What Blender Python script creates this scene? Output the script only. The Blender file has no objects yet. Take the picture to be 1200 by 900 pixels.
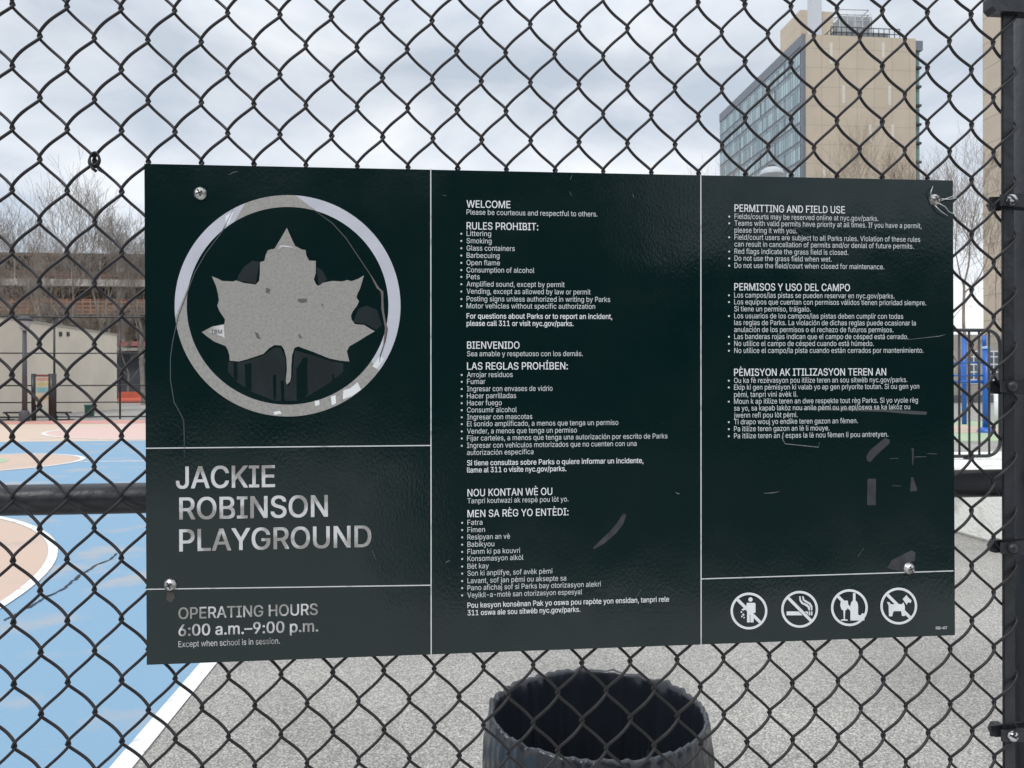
import bpy, bmesh, math, random, os
from mathutils import Vector, Matrix
import numpy as np

sc = bpy.context.scene
R_ = math.radians
# ------------------------------------------------------------------ camera
EYE = 1.6
TH, RO = R_(5.25), R_(0.14)
FW = Vector((math.sin(TH), math.cos(TH), 0))
R0 = Vector((math.cos(TH), -math.sin(TH), 0)); U0 = Vector((0, 0, 1))
RT = R0*math.cos(RO) - U0*math.sin(RO)
UP = U0*math.cos(RO) + R0*math.sin(RO)
cam_d = bpy.data.cameras.new("camera"); cam = bpy.data.objects.new("camera", cam_d)
sc.collection.objects.link(cam); sc.camera = cam
m = Matrix((RT, UP, -FW)).transposed().to_4x4(); m.translation = (0, 0, EYE)
cam.matrix_world = m
cam_d.sensor_width = 36; cam_d.lens = 27; cam_d.clip_start = .05; cam_d.clip_end = 3000
cam_d.dof.use_dof = True; cam_d.dof.focus_distance = .98; cam_d.dof.aperture_fstop = 24

def ray(x, y): return FW + RT*((x-600)/900) - UP*((y-450)/900)
def P(x, y, z): return Vector((0, 0, EYE)) + ray(x, y)*z
def G(x, y, h=0.0):
    v = ray(x, y); return Vector((0, 0, EYE)) + v*((h-EYE)/v.z)
def PY(x, y, Y):
    v = ray(x, y); return Vector((0, 0, EYE)) + v*(Y/v.y)

# ------------------------------------------------------------------ world
sc.view_settings.view_transform = 'Standard'; sc.view_settings.look = 'None'
sc.view_settings.exposure = 0.1; sc.view_settings.gamma = 1.0
SUN_EL, SUN_AZ = R_(52), R_(215)      # azimuth clockwise from +Y
w = bpy.data.worlds.new("World"); sc.world = w; w.use_nodes = True
nt = w.node_tree; nt.nodes.clear(); N = nt.nodes.new; L = nt.links.new
out = N('ShaderNodeOutputWorld')
sky = N('ShaderNodeTexSky'); sky.sky_type = 'NISHITA'; sky.sun_disc = False
sky.sun_elevation = SUN_EL; sky.sun_rotation = SUN_AZ
bg1 = N('ShaderNodeBackground'); bg1.inputs[1].default_value = .1; L(sky.outputs[0], bg1.inputs[0])
tc = N('ShaderNodeTexCoord')
mp = N('ShaderNodeMapping'); mp.inputs['Scale'].default_value = (1, 1, 2.2); L(tc.outputs['Generated'], mp.inputs[0])
n1 = N('ShaderNodeTexNoise'); n1.inputs['Scale'].default_value = 4.2; n1.inputs['Detail'].default_value = 7; n1.inputs['Roughness'].default_value = .5
n1.inputs['Distortion'].default_value = .3
L(mp.outputs[0], n1.inputs['Vector'])
cr = N('ShaderNodeValToRGB'); L(n1.outputs[0], cr.inputs[0])
e = cr.color_ramp.elements
e[0].position = .36; e[0].color = (.55, .615, .70, 1)
e[1].position = .66; e[1].color = (.93, .95, .98, 1)
k = cr.color_ramp.elements.new(.5); k.color = (.73, .775, .835, 1)
sx = N('ShaderNodeSeparateXYZ'); L(tc.outputs['Generated'], sx.inputs[0])
mr = N('ShaderNodeMapRange'); mr.inputs[1].default_value = .38; mr.inputs[2].default_value = .9
mr.inputs[3].default_value = 1.0; mr.inputs[4].default_value = 2.3; L(sx.outputs['Z'], mr.inputs[0])
bg2 = N('ShaderNodeBackground'); L(cr.outputs[0], bg2.inputs[0]); 
hz_ = N('ShaderNodeMapRange'); hz_.inputs[1].default_value = .0; hz_.inputs[2].default_value = .42
hz_.inputs[3].default_value = 1.22; hz_.inputs[4].default_value = .98; L(sx.outputs['Z'], hz_.inputs[0])
mm = N('ShaderNodeMath'); mm.operation = 'MULTIPLY'; L(mr.outputs[0], mm.inputs[0]); L(hz_.outputs[0], mm.inputs[1])
L(mm.outputs[0], bg2.inputs[1])
mx = N('ShaderNodeMixShader'); mx.inputs[0].default_value = .9
L(bg1.outputs[0], mx.inputs[1]); L(bg2.outputs[0], mx.inputs[2]); L(mx.outputs[0], out.inputs[0])
sl = bpy.data.lights.new("sun", 'SUN'); sl.energy = 1.1; sl.angle = R_(14); sl.color = (1, .96, .9)
so = bpy.data.objects.new("sun", sl); sc.collection.objects.link(so)
sdir = Vector((math.sin(SUN_AZ)*math.cos(SUN_EL), math.cos(SUN_AZ)*math.cos(SUN_EL), math.sin(SUN_EL)))
so.rotation_euler = sdir.to_track_quat('Z', 'Y').to_euler()

# ------------------------------------------------------------------ materials
def mat(name, col, rough=.7, metal=0, spec=.5, vary=0, vscale=5, vcol=None, bump=0, bscale=50, detail=4, thr=(.35, .65), coat=0):
    mt = bpy.data.materials.new(name); mt.use_nodes = True
    t = mt.node_tree; b = t.nodes['Principled BSDF']
    b.inputs['Base Color'].default_value = (*col, 1); b.inputs['Roughness'].default_value = rough
    b.inputs['Metallic'].default_value = metal; b.inputs['Specular IOR Level'].default_value = spec
    b.inputs['Coat Weight'].default_value = coat
    if vary or vcol or bump:
        c = t.nodes.new('ShaderNodeTexCoord')
    if vary or vcol:
        n = t.nodes.new('ShaderNodeTexNoise'); n.inputs['Scale'].default_value = vscale; n.inputs['Detail'].default_value = detail
        t.links.new(c.outputs['Object'], n.inputs['Vector'])
        r = t.nodes.new('ShaderNodeValToRGB'); t.links.new(n.outputs[0], r.inputs[0])
        a = vcol if vcol else tuple(x*(1-vary) for x in col)
        r.color_ramp.elements[0].position = thr[0]; r.color_ramp.elements[0].color = (*a, 1)
        r.color_ramp.elements[1].position = thr[1]; r.color_ramp.elements[1].color = (*(col if vcol else tuple(min(1, x*(1+vary)) for x in col)), 1)
        t.links.new(r.outputs[0], b.inputs['Base Color'])
    if bump:
        n2 = t.nodes.new('ShaderNodeTexNoise'); n2.inputs['Scale'].default_value = bscale; n2.inputs['Detail'].default_value = 3
        t.links.new(c.outputs['Object'], n2.inputs['Vector'])
        bp = t.nodes.new('ShaderNodeBump'); bp.inputs['Strength'].default_value = bump; bp.inputs['Distance'].default_value = 1/bscale
        t.links.new(n2.outputs[0], bp.inputs['Height']); t.links.new(bp.outputs[0], b.inputs['Normal'])
    return mt

def grid_mat(name, col, line, bw, bh, mortar, axes='XZ', rough=.6, vary=.1, col2=None, offset=0, metal=0, spec=.5):
    mt = bpy.data.materials.new(name); mt.use_nodes = True
    t = mt.node_tree; b = t.nodes['Principled BSDF']; b.inputs['Roughness'].default_value = rough
    b.inputs['Metallic'].default_value = metal; b.inputs['Specular IOR Level'].default_value = spec
    c = t.nodes.new('ShaderNodeTexCoord'); s = t.nodes.new('ShaderNodeSeparateXYZ'); cb = t.nodes.new('ShaderNodeCombineXYZ')
    t.links.new(c.outputs['Object'], s.inputs[0])
    t.links.new(s.outputs[axes[0]], cb.inputs[0]); t.links.new(s.outputs[axes[1]], cb.inputs[1])
    br = t.nodes.new('ShaderNodeTexBrick'); t.links.new(cb.outputs[0], br.inputs['Vector'])
    br.offset = offset; br.squash = 1
    c2 = col2 or tuple(min(1, x*(1+vary)) for x in col)
    br.inputs['Color1'].default_value = (*tuple(x*(1-vary) for x in col), 1); br.inputs['Color2'].default_value = (*c2, 1)
    br.inputs['Mortar'].default_value = (*line, 1); br.inputs['Scale'].default_value = 1
    br.inputs['Mortar Size'].default_value = mortar; br.inputs['Mortar Smooth'].default_value = .1
    br.inputs['Brick Width'].default_value = bw; br.inputs['Row Height'].default_value = bh
    n = t.nodes.new('ShaderNodeTexNoise'); n.inputs['Scale'].default_value = .35; n.inputs['Detail'].default_value = 6
    t.links.new(c.outputs['Object'], n.inputs['Vector'])
    mr = t.nodes.new('ShaderNodeMapRange'); mr.inputs[3].default_value = .86; mr.inputs[4].default_value = 1.14
    t.links.new(n.outputs[0], mr.inputs[0])
    mu = t.nodes.new('ShaderNodeMix'); mu.data_type = 'RGBA'; mu.blend_type = 'MULTIPLY'; mu.inputs[0].default_value = 1
    t.links.new(br.outputs['Color'], mu.inputs[6]); t.links.new(mr.outputs[0], mu.inputs[7])
    t.links.new(mu.outputs[2], b.inputs['Base Color'])
    return mt

def asphalt_mat():
    mt = bpy.data.materials.new('asphalt'); mt.use_nodes = True
    t = mt.node_tree; b = t.nodes['Principled BSDF']; b.inputs['Roughness'].default_value = .9
    c = t.nodes.new('ShaderNodeTexCoord')
    def noise(s, d=3):
        n = t.nodes.new('ShaderNodeTexNoise'); n.inputs['Scale'].default_value = s; n.inputs['Detail'].default_value = d
        t.links.new(c.outputs['Object'], n.inputs['Vector']); return n
    v = t.nodes.new('ShaderNodeTexVoronoi'); v.inputs['Scale'].default_value = 150; t.links.new(c.outputs['Object'], v.inputs['Vector'])
    sv = t.nodes.new('ShaderNodeSeparateColor'); t.links.new(v.outputs['Color'], sv.inputs[0])
    r = t.nodes.new('ShaderNodeValToRGB'); t.links.new(sv.outputs[0], r.inputs[0])
    r.color_ramp.elements[0].color = (.165, .157, .142, 1); r.color_ramp.elements[1].color = (.49, .465, .425, 1)
    k = r.color_ramp.elements.new(.55); k.color = (.285, .272, .248, 1)
    n = noise(.9, 6); mr = t.nodes.new('ShaderNodeMapRange'); mr.inputs[1].default_value = .3; mr.inputs[2].default_value = .7
    mr.inputs[3].default_value = .82; mr.inputs[4].default_value = 1.15; t.links.new(n.outputs[0], mr.inputs[0])
    mu = t.nodes.new('ShaderNodeMix'); mu.data_type = 'RGBA'; mu.blend_type = 'MULTIPLY'; mu.inputs[0].default_value = 1
    t.links.new(r.outputs[0], mu.inputs[6]); t.links.new(mr.outputs[0], mu.inputs[7]); t.links.new(mu.outputs[2], b.inputs['Base Color'])
    n2 = noise(140, 2); bp = t.nodes.new('ShaderNodeBump'); bp.inputs['Strength'].default_value = .5; bp.inputs['Distance'].default_value = .004
    t.links.new(n2.outputs[0], bp.inputs['Height']); t.links.new(bp.outputs[0], b.inputs['Normal'])
    return mt

# ------------------------------------------------------------------ mesh builder
class MB:
    def __init__(s): s.v = []; s.f = []; s.sm = []
    def add(s, vs, fs, smooth=False):
        o = len(s.v); s.v += [tuple(v) for v in vs]
        for f in fs: s.f.append(tuple(i+o for i in f)); s.sm.append(smooth)
        return s
    def box(s, a, b):
        x0, y0, z0 = a; x1, y1, z1 = b
        if x0 > x1: x0, x1 = x1, x0
        if y0 > y1: y0, y1 = y1, y0
        if z0 > z1: z0, z1 = z1, z0
        v = [(x0,y0,z0),(x1,y0,z0),(x1,y1,z0),(x0,y1,z0),(x0,y0,z1),(x1,y0,z1),(x1,y1,z1),(x0,y1,z1)]
        return s.add(v, [(0,3,2,1),(4,5,6,7),(0,1,5,4),(1,2,6,5),(2,3,7,6),(3,0,4,7)])
    def tube(s, pts, rad, n=8, caps=True):
        pts = [Vector(p) for p in pts]
        if not isinstance(rad, (list, tuple)): rad = [rad]*len(pts)
        vs = []; ref = None
        for i, p in enumerate(pts):
            t = (pts[min(i+1, len(pts)-1)] - pts[max(i-1, 0)])
            if t.length < 1e-9: t = Vector((0, 0, 1))
            t.normalize()
            if ref is None: ref = Vector((0,0,1)) if abs(t.z) < .9 else Vector((1,0,0))
            a = ref - t*ref.dot(t)
            if a.length < 1e-6: a = t.orthogonal()
            a.normalize(); b = t.cross(a); ref = a
            for k in range(n):
                q = 2*math.pi*k/n
                vs.append(p + (a*math.cos(q) + b*math.sin(q))*rad[i])
        fs = []
        for i in range(len(pts)-1):
            for k in range(n):
                fs.append((i*n+k, i*n+(k+1)%n, (i+1)*n+(k+1)%n, (i+1)*n+k))
        s.add(vs, fs, True)
        if caps and n > 3:
            o = len(s.v)-len(vs)
            s.f.append(tuple(o+k for k in reversed(range(n)))); s.sm.append(False)
            s.f.append(tuple(o+(len(pts)-1)*n+k for k in range(n))); s.sm.append(False)
        return s
    def lathe(s, c, prof, n=32, fn=None):
        vs = []
        for j, (r, z) in enumerate(prof):
            for k in range(n):
                q = 2*math.pi*k/n; rr, zz = r, z
                if fn: rr, zz = fn(q, j, r, z)
                vs.append((c[0]+rr*math.cos(q), c[1]+rr*math.sin(q), c[2]+zz))
        fs = [(j*n+k, j*n+(k+1)%n, (j+1)*n+(k+1)%n, (j+1)*n+k) for j in range(len(prof)-1) for k in range(n)]
        return s.add(vs, fs, True)
    def prism(s, poly, vec):
        # poly: list of Vectors (planar, concave ok); extruded by vec
        n = len(poly); vec = Vector(vec)
        from mathutils.geometry import tessellate_polygon
        tr = tessellate_polygon([[Vector(p) for p in poly]])
        vs = [Vector(p) for p in poly] + [Vector(p)+vec for p in poly]
        fs = [tuple(t) for t in tr] + [tuple(i+n for i in reversed(t)) for t in tr]
        fs += [(i, (i+1) % n, (i+1) % n+n, i+n) for i in range(n)]
        return s.add(vs, fs)
    def build(s, name, m, parent=None, origin=None, bevel=0):
        o = Vector(origin) if origin is not None else (parent_loc(parent) if parent else Vector((0,0,0)))
        me = bpy.data.meshes.new(name)
        me.from_pydata([tuple(Vector(v)-o) for v in s.v], [], s.f)
        me.polygons.foreach_set('use_smooth', s.sm)
        if bevel:
            bm = bmesh.new(); bm.from_mesh(me)
            bmesh.ops.bevel(bm, geom=bm.edges[:], offset=bevel, segments=2, affect='EDGES'); bm.to_mesh(me); bm.free()
        bm = bmesh.new(); bm.from_mesh(me); bmesh.ops.recalc_face_normals(bm, faces=bm.faces[:]); bm.to_mesh(me); bm.free()
        me.materials.append(m)
        ob = bpy.data.objects.new(name, me); sc.collection.objects.link(ob)
        if parent: ob.parent = parent
        else: ob.location = o
        return ob

def parent_loc(p):
    l = Vector(p.location)
    while p.parent: p = p.parent; l += Vector(p.location)
    return l
def tag(o, label, cat, group=None, kind=None):
    o['label'] = label; o['category'] = cat
    if group: o['group'] = group
    if kind: o['kind'] = kind
    return o
def thing(name, loc, label, cat, group=None):
    o = bpy.data.objects.new(name, None); sc.collection.objects.link(o); o.location = loc; o.empty_display_size = .1
    return tag(o, label, cat, group)
def struct(name, mb, m):
    o = mb.build(name, m); o['kind'] = 'structure'; return o

# ------------------------------------------------------------------ ground and courts
M_asph = asphalt_mat()
s = 1500
struct('ground', MB().add([(-s,-s,0),(s,-s,0),(s,s,0),(-s,s,0)], [(0,1,2,3)]), M_asph)
def sheet(x0, y0, x1, y1, z): return MB().add([(x0,y0,z),(x1,y0,z),(x1,y1,z),(x0,y1,z)], [(0,1,2,3)])
def disc(c, r0, r1, z, n=160, a0=0, a1=2*math.pi, ymax=None):
    mb = MB(); vs = []
    for k in range(n+1):
        q = a0+(a1-a0)*k/n
        for r in (r0, r1): vs.append((c[0]+r*math.cos(q), c[1]+r*math.sin(q), z))
    return mb.add(vs, [(2*k, 2*k+1, 2*k+3, 2*k+2) for k in range(n)])
def court_mat(name, col, fade):
    return mat(name, col, .75, vscale=1.4, vcol=fade, detail=12, thr=(.33, .46), bump=.25, bscale=120, spec=.3)
M_blue = court_mat('blue_court_paint', (.205, .335, .455), (.33, .36, .39))
M_peach = court_mat('peach_court_paint', (.55, .41, .325), (.47, .385, .32))
M_pink = court_mat('pink_court_paint', (.62, .44, .39), (.60, .46, .40))
M_red = court_mat('red_court_paint', (.56, .27, .23), (.56, .36, .30))
M_sand = court_mat('sand_court_paint', (.58, .46, .36), (.5, .42, .36))
M_green = court_mat('green_court_paint', (.36, .46, .30), (.42, .44, .30))
M_wline = mat('white_line_paint', (.74, .74, .73), .7, vcol=(.45, .45, .44), vscale=9, detail=8, thr=(.3, .42))
BX = -1.325
struct('court_surface', sheet(-18, 1.15, BX-.05, 22.9, .004), M_blue)
struct('far_court_surface', sheet(-24, 22.9, BX-.05, 36.2, .004), M_sand)
mb = sheet(BX-.055, 1.15, BX+.04, 34, .008)
# wear nicks are in the material
struct('court_boundary_line', mb, M_wline)
C3 = (-9.04, 5.21); R3 = 5.908
struct('three_point_zone', disc(C3, 0, R3-.05, .008), M_peach)
struct('three_point_line', disc(C3, R3-.05, R3+.03, .012), M_wline)
CC = (-9.65, 16.63); RC = 2.08
struct('center_circle_fill', disc(CC, 0, RC-.06, .008), M_peach)
struct('center_circle_core', disc((CC[0]-.6, CC[1]), 0, 1.25, .012), M_green)
struct('center_circle_line', disc(CC, RC-.06, RC+.04, .012), M_wline)
struct('center_court_line', sheet(CC[0]+RC+.05, 16.72, BX-.06, 16.80, .008), M_wline)
C4 = (-8.0, 28.9)
struct('far_zone', disc(C4, 0, 5.5, .008), M_pink)
struct('far_zone_line', disc(C4, 5.5, 5.62, .012), M_wline)
struct('far_red_band', sheet(-24, 33.2, -6.5, 36.0, .012), M_red)
# crack in the blue paint
def ribbon(pts, w, z):
    mb = MB(); vs = []; n = len(pts)
    for i, p in enumerate(pts):
        p = Vector((p[0], p[1], 0)); a = Vector((*pts[max(i-1,0)][:2], 0)); b = Vector((*pts[min(i+1,n-1)][:2], 0))
        t = (b-a).normalized(); q = Vector((-t.y, t.x, 0)); ww = w*(.3+.7*random.random()) if 0 < i < n-1 else w*.1
        vs += [(p+q*ww/2)[:2]+(z,), (p-q*ww/2)[:2]+(z,)]
    return mb.add(vs, [(2*i, 2*i+1, 2*i+3, 2*i+2) for i in range(n-1)])
random.seed(3)
cp = [(137,649),(132,655),(112,663),(104,669),(92,675),(89,680),(83,682),(75,690),(58,699),(52,701),(45,706),(40,710),(20,720),(15,723),(0,731)]
pts = []
for a, b in zip(cp[:-1], cp[1:]):
    for q in range(4):
        g = G(a[0]+(b[0]-a[0])*q/4, a[1]+(b[1]-a[1])*q/4); pts.append((g.x+random.uniform(-.012,.012), g.y+random.uniform(-.025,.025)))
struct('court_crack', ribbon(pts, .035, .009), mat('crack_fill', (.03, .035, .045), .9))
struct('road', sheet(-60, -14, 60, -3.95, .004), mat('dark_road_asphalt', (.045,.045,.047), .9, vary=.2, vscale=2))  # unseen road, added dark so the sign mirrors a dark zone
struct('unseen_slab', MB().add([(-7,-3.95,.008),(-.28,-3.95,.008),(-.95,-16.5,.008),(-16,-16.5,.008)], [(0,1,2,3)]), mat('unseen_slab_concrete', (.5,.49,.47), .9, vary=.12, vscale=1))  # pale slab added out of view for the grey zone mirrored in the sign
struct('sidewalk', MB().box((-40, -3.95, -.1), (40, .9, .12 if False else .008)), grid_mat('sidewalk_concrete', (.52, .51, .49), (.3, .3, .29), 1.5, 1.5, .008, 'XY', .9, .05))
# playground rubber surfacing at the right
struct('play_surface', sheet(9.5, 19.8, 34, 30, .004), M_green)
struct('play_surface_patch', disc((17.2, 25.6), 0, 2.6, .008), M_peach)

# ------------------------------------------------------------------ far buildings
M_beige = grid_mat('beige_precast', (.545, .468, .372), (.36, .32, .27), 2.9, 3.0, .035, 'XZ', .85, .025)
M_beige_s = grid_mat('beige_precast_side', (.545, .468, .372), (.36, .32, .27), 3.4, 3.0, .06, 'YZ', .85, .03)
M_slate = mat('slate_cladding', (.17, .19, .22), .5, vary=.1)
M_glass = grid_mat('blue_window_glass', (.22, .34, .39), (.035, .04, .045), .85, 3.0, .07, 'YZ', .1, .35, col2=(.40, .53, .56), spec=1)
M_gglass = grid_mat('green_window_glass', (.10, .22, .20), (.04, .05, .05), 1.0, 3.0, .06, 'XZ', .08, .3, spec=1)
M_dark = mat('dark_steel', (.03, .032, .036), .5)
M_white = mat('white_paint', (.75, .76, .78), .6, vary=.05)
M_sky_refl = mat('window_sky_reflection', (.66, .63, .56), .4)  # pale colour paints the sky reflected in the narrow tower windows
c = P(942, 40, 120); TX0, TY0, TZ1 = c.x, c.y, c.z
TX1 = PY(1073, 45, TY0).x; TY1 = TY0+36
tw = thing('apartment_tower', (TX0, TY0, 0), 'tall beige apartment tower with glazed left side and railed roof', 'building')
MB().box((TX0, TY0, 0), (TX1, TY1, TZ1)).build('wall', M_beige, tw)
MB().box((TX0-.25, TY0+.4, TZ1-1.6), (TX0-.02, TY1, TZ1+.02)).build('parapet', M_slate, tw)
mb = MB()
mb.box((TX0-.14, TY0+.4, 0), (TX0-.02, TY1, TZ1-1.6)).build('facade_cladding', M_slate, tw)
MB().box((TX0-.3, TY0-.06, 0), (TX0+.25, TY0+.38, TZ1+.05)).build('corner_trim', M_slate, tw)
random.seed(8)
for k in range(18):
    z1 = TZ1-1.9-3*k; y = TY0+.9
    ws = [5.2, 8.4, 9.6, 10.4] if k % 3 != 1 else [8.8, 5.6, 12.0, 7.2]
    for wd in ws[:]:
        y2 = min(y+wd, TY1-.3)
        MB().box((TX0-.20, y, z1-2.45), (TX0-.142, y2, z1)).build('window', M_glass, tw)
        y = y2+.45
zf = lambda y: PY(1000, y, TY0).z
for (x, ya, yb) in [(974,50,75),(1035,50,68),(988.5,100,121),(1042.5,101,123),(1020,146,167),(1046,146,167),(966,192,214)]:
    a = PY(x-1.6, yb, TY0); b = PY(x+1.6, ya, TY0)
    MB().box((a.x, TY0-.04, a.z), (b.x, TY0+.1, b.z)).build('window', M_sky_refl, tw)
MB().box((TX1, TY0+.6, 0), (TX1+1.0, TY0+7, TZ1-1.5)).build('window_bay', M_gglass, tw)
MB().box((TX1, TY0+.2, TZ1-1.7), (TX1+1.35, TY0+8, TZ1-.2)).build('bay_cap', M_slate, tw)
for k in range(17):
    MB().box((TX1+.02, TY0+.25, TZ1-4.6-3*k), (TX1+1.15, TY0+6, TZ1-4.25-3*k)).build('balcony', M_dark, tw)
def bx(px0, px1, ya, yb, Y, d): a = PY(px0, yb, Y); b = PY(px1, ya, Y); return MB().box((a.x, Y, a.z), (b.x, Y+d, b.z))
b1 = bx(938, 951, 12, 60, TY0+14, 8).build('roof_bulkhead', grid_mat('bulkhead_panel', (.545, .468, .372), (.44,.38,.31), 4, 3, .03, 'XZ', .85, .03), tw)
bx(951.5, 963, -25, 46, TY0+9, 1.6).build('chimney_stack', mat('pale_stack', (.56,.58,.62), .6, vary=.08), tw)
bx(963.5, 976, 14, 46, TY0+10, 3).build('roof_bulkhead', M_beige, tw)
bx(986, 1022, 20, 46, TY0+14, 5).build('roof_equipment', mat('equipment_steel', (.32,.34,.35), .5, vary=.2, vscale=.8), tw)
mb = MB()
for k in range(5): 
    a = PY(984+k*9, 16, TY0+12); mb.tube([(a.x, a.y, TZ1), a], .09, 5)
for yy in (11, 17, 24):
    a = PY(984, yy, TY0+12); b = PY(1018, yy+1, TY0+12); mb.tube([a, b], .08, 5); mb.tube([a+Vector((0,3,0)), b+Vector((0,3,0))], .08, 5)
    mb.tube([a, a+Vector((0,3,0))], .08, 5); mb.tube([b, b+Vector((0,3,0))], .08, 5)
mb.build('roof_frame', mat('pale_steel', (.4,.42,.44), .5), tw)
mb = MB()
xa, xb = PY(968, 35, TY0+2).x, PY(1048, 40, TY0+2).x
zt = TZ1+1.6
for k in range(14):
    x = xa+(xb-xa)*k/13; mb.tube([(x, TY0+.5, TZ1), (x, TY0+.5, zt)], .07, 5)
    mb.tube([(xa+.5, TY0+.5+k*1, TZ1), (xa+.5, TY0+.5+k*1, zt)], .07, 5)
for z in (TZ1+.15, TZ1+.75, zt):
    mb.tube([(xa, TY0+.5, z), (xb, TY0+.5, z)], .07, 5); mb.tube([(xa+.5, TY0+.5, z), (xa+.5, TY0+13.7, z)], .07, 5)
mb.build('roof_railing', M_dark, tw)
MB().box((xa+1, TY0+1.2, TZ1), (xb-1.5, TY0+3.4, TZ1+1.25)).build('roof_unit', mat('roof_unit_metal', (.22,.24,.26), .5), tw)

c = P(1152, 200, 92)
rt = thing('apartment_block', (c.x, c.y, 0), 'pale beige slab block at right edge behind the fence post', 'building')
MB().box((c.x, c.y-40, 0), (c.x+18, c.y, 62)).build('wall', M_beige_s, rt)
MB().box((c.x-.1, c.y-40.1, 62), (c.x+18.1, c.y+.1, 63)).build('parapet', M_slate, rt)
for k in range(19):
    for j in range(3): MB().box((c.x-.05, c.y-36+j*11, 2+3.1*k), (c.x+.05, c.y-34.6+j*11, 3.6+3.1*k)).build('window', M_glass, rt)

# low building seen behind the playground
c = P(1105, 400, 62)
lb = thing('low_building', (c.x, c.y, 0), 'low pale building with white framed windows behind the playground', 'building')
z1 = P(1130, 392, 62).z
MB().box((c.x-6, c.y, 0), (c.x+11, c.y+9, z1)).build('wall', grid_mat('buff_wall', (.40,.36,.31), (.3,.28,.25), 1.2, .6, .02, 'XZ', .9, .06), lb)
MB().box((c.x-6.1, c.y-.5, 0), (c.x+11.1, c.y-.02, P(1130, 463, 62).z)).build('plinth', mat('dark_grey_plinth', (.10,.105,.11), .8, vary=.15), lb)
for k in range(7):
    x = c.x-5+k*2.2
    f = MB().box((x, c.y-.06, 1.5), (x+1.5, c.y+.02, 4.2)).build('window', M_white, lb)
    MB().box((x+.1, c.y-.09, 1.6), (x+1.4, c.y-.062, 4.1)).build('pane', grid_mat('small_pane', (.08,.10,.12), (.7,.7,.7), .43, .62, .05, 'XZ', .1, .2), f)

# parking garage at the left
GZ = 82
c = P(-120, 450, GZ); d = P(420, 450, GZ); YG = P(85, 450, GZ).y
gx0, gx1 = c.x-14, d.x
gz = lambda y: P(85, y, GZ).z
pg = thing('parking_garage', (gx0, YG, 0), 'long brown open deck parking structure behind the bare trees at left', 'building')
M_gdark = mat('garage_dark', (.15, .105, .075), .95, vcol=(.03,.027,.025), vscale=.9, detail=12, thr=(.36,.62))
M_conc = mat('weathered_concrete', (.36, .335, .30), .9, vary=.18, vscale=.6, detail=8)
M_brickp = grid_mat('brick_parapet', (.17, .065, .04), (.24,.20,.15), .8, .42, .06, 'XZ', .9, .5)
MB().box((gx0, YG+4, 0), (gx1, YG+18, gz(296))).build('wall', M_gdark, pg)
MB().box((gx0, YG+.6, gz(299)), (gx1, YG+18.2, gz(295.5))).build('roof_slab', mat('roof_edge', (.10,.078,.06), .9, vary=.7, vscale=1.3, detail=8), pg)
MB().box((gx0, YG, gz(335)), (gx1, YG+1, gz(327))).build('beam', M_conc, pg)
MB().box((gx0, YG+1.0, gz(327)+.002), (gx1, YG+1.4, gz(316))).build('parapet', grid_mat('upper_parapet', (.16,.085,.055), (.07,.055,.045), 1.1, .35, .06, 'XZ', .9, .5), pg)
MB().box((gx0, YG+.1, gz(368)), (gx1, YG+.6, gz(350))).build('parapet', M_brickp, pg)
MB().box((gx0, YG-.2, gz(411)), (gx1, YG+.8, gz(407.5))).build('beam', M_conc, pg)
MB().box((gx0, YG-.1, gz(405.5)), (gx1, YG+.5, gz(400))).build('sign_band', mat('dull_red_band', (.34,.12,.11), .8, vary=.2), pg)
MB().box((gx0, YG+1.2, 0), (gx1, YG+3.9, gz(411.5))).build('dark_opening_fill', mat('dark_blue_grey_front', (.045,.05,.06), .7, vary=.4, vscale=.4), pg)  # blue-grey fill, painted dark for the shade of the ground floor opening
x = gx0+2.1
while x < gx1:
    MB().box((x, YG+1.45, 0), (x+.9, YG+2.4, gz(299.2))).build('column', M_conc, pg); x += 8.6
x = gx0+.5
while x < gx1:
    MB().box((x, YG+.2, gz(327)), (x+.09, YG+.3, gz(304))).build('railing_post', M_conc, pg); x += 2.9

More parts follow.
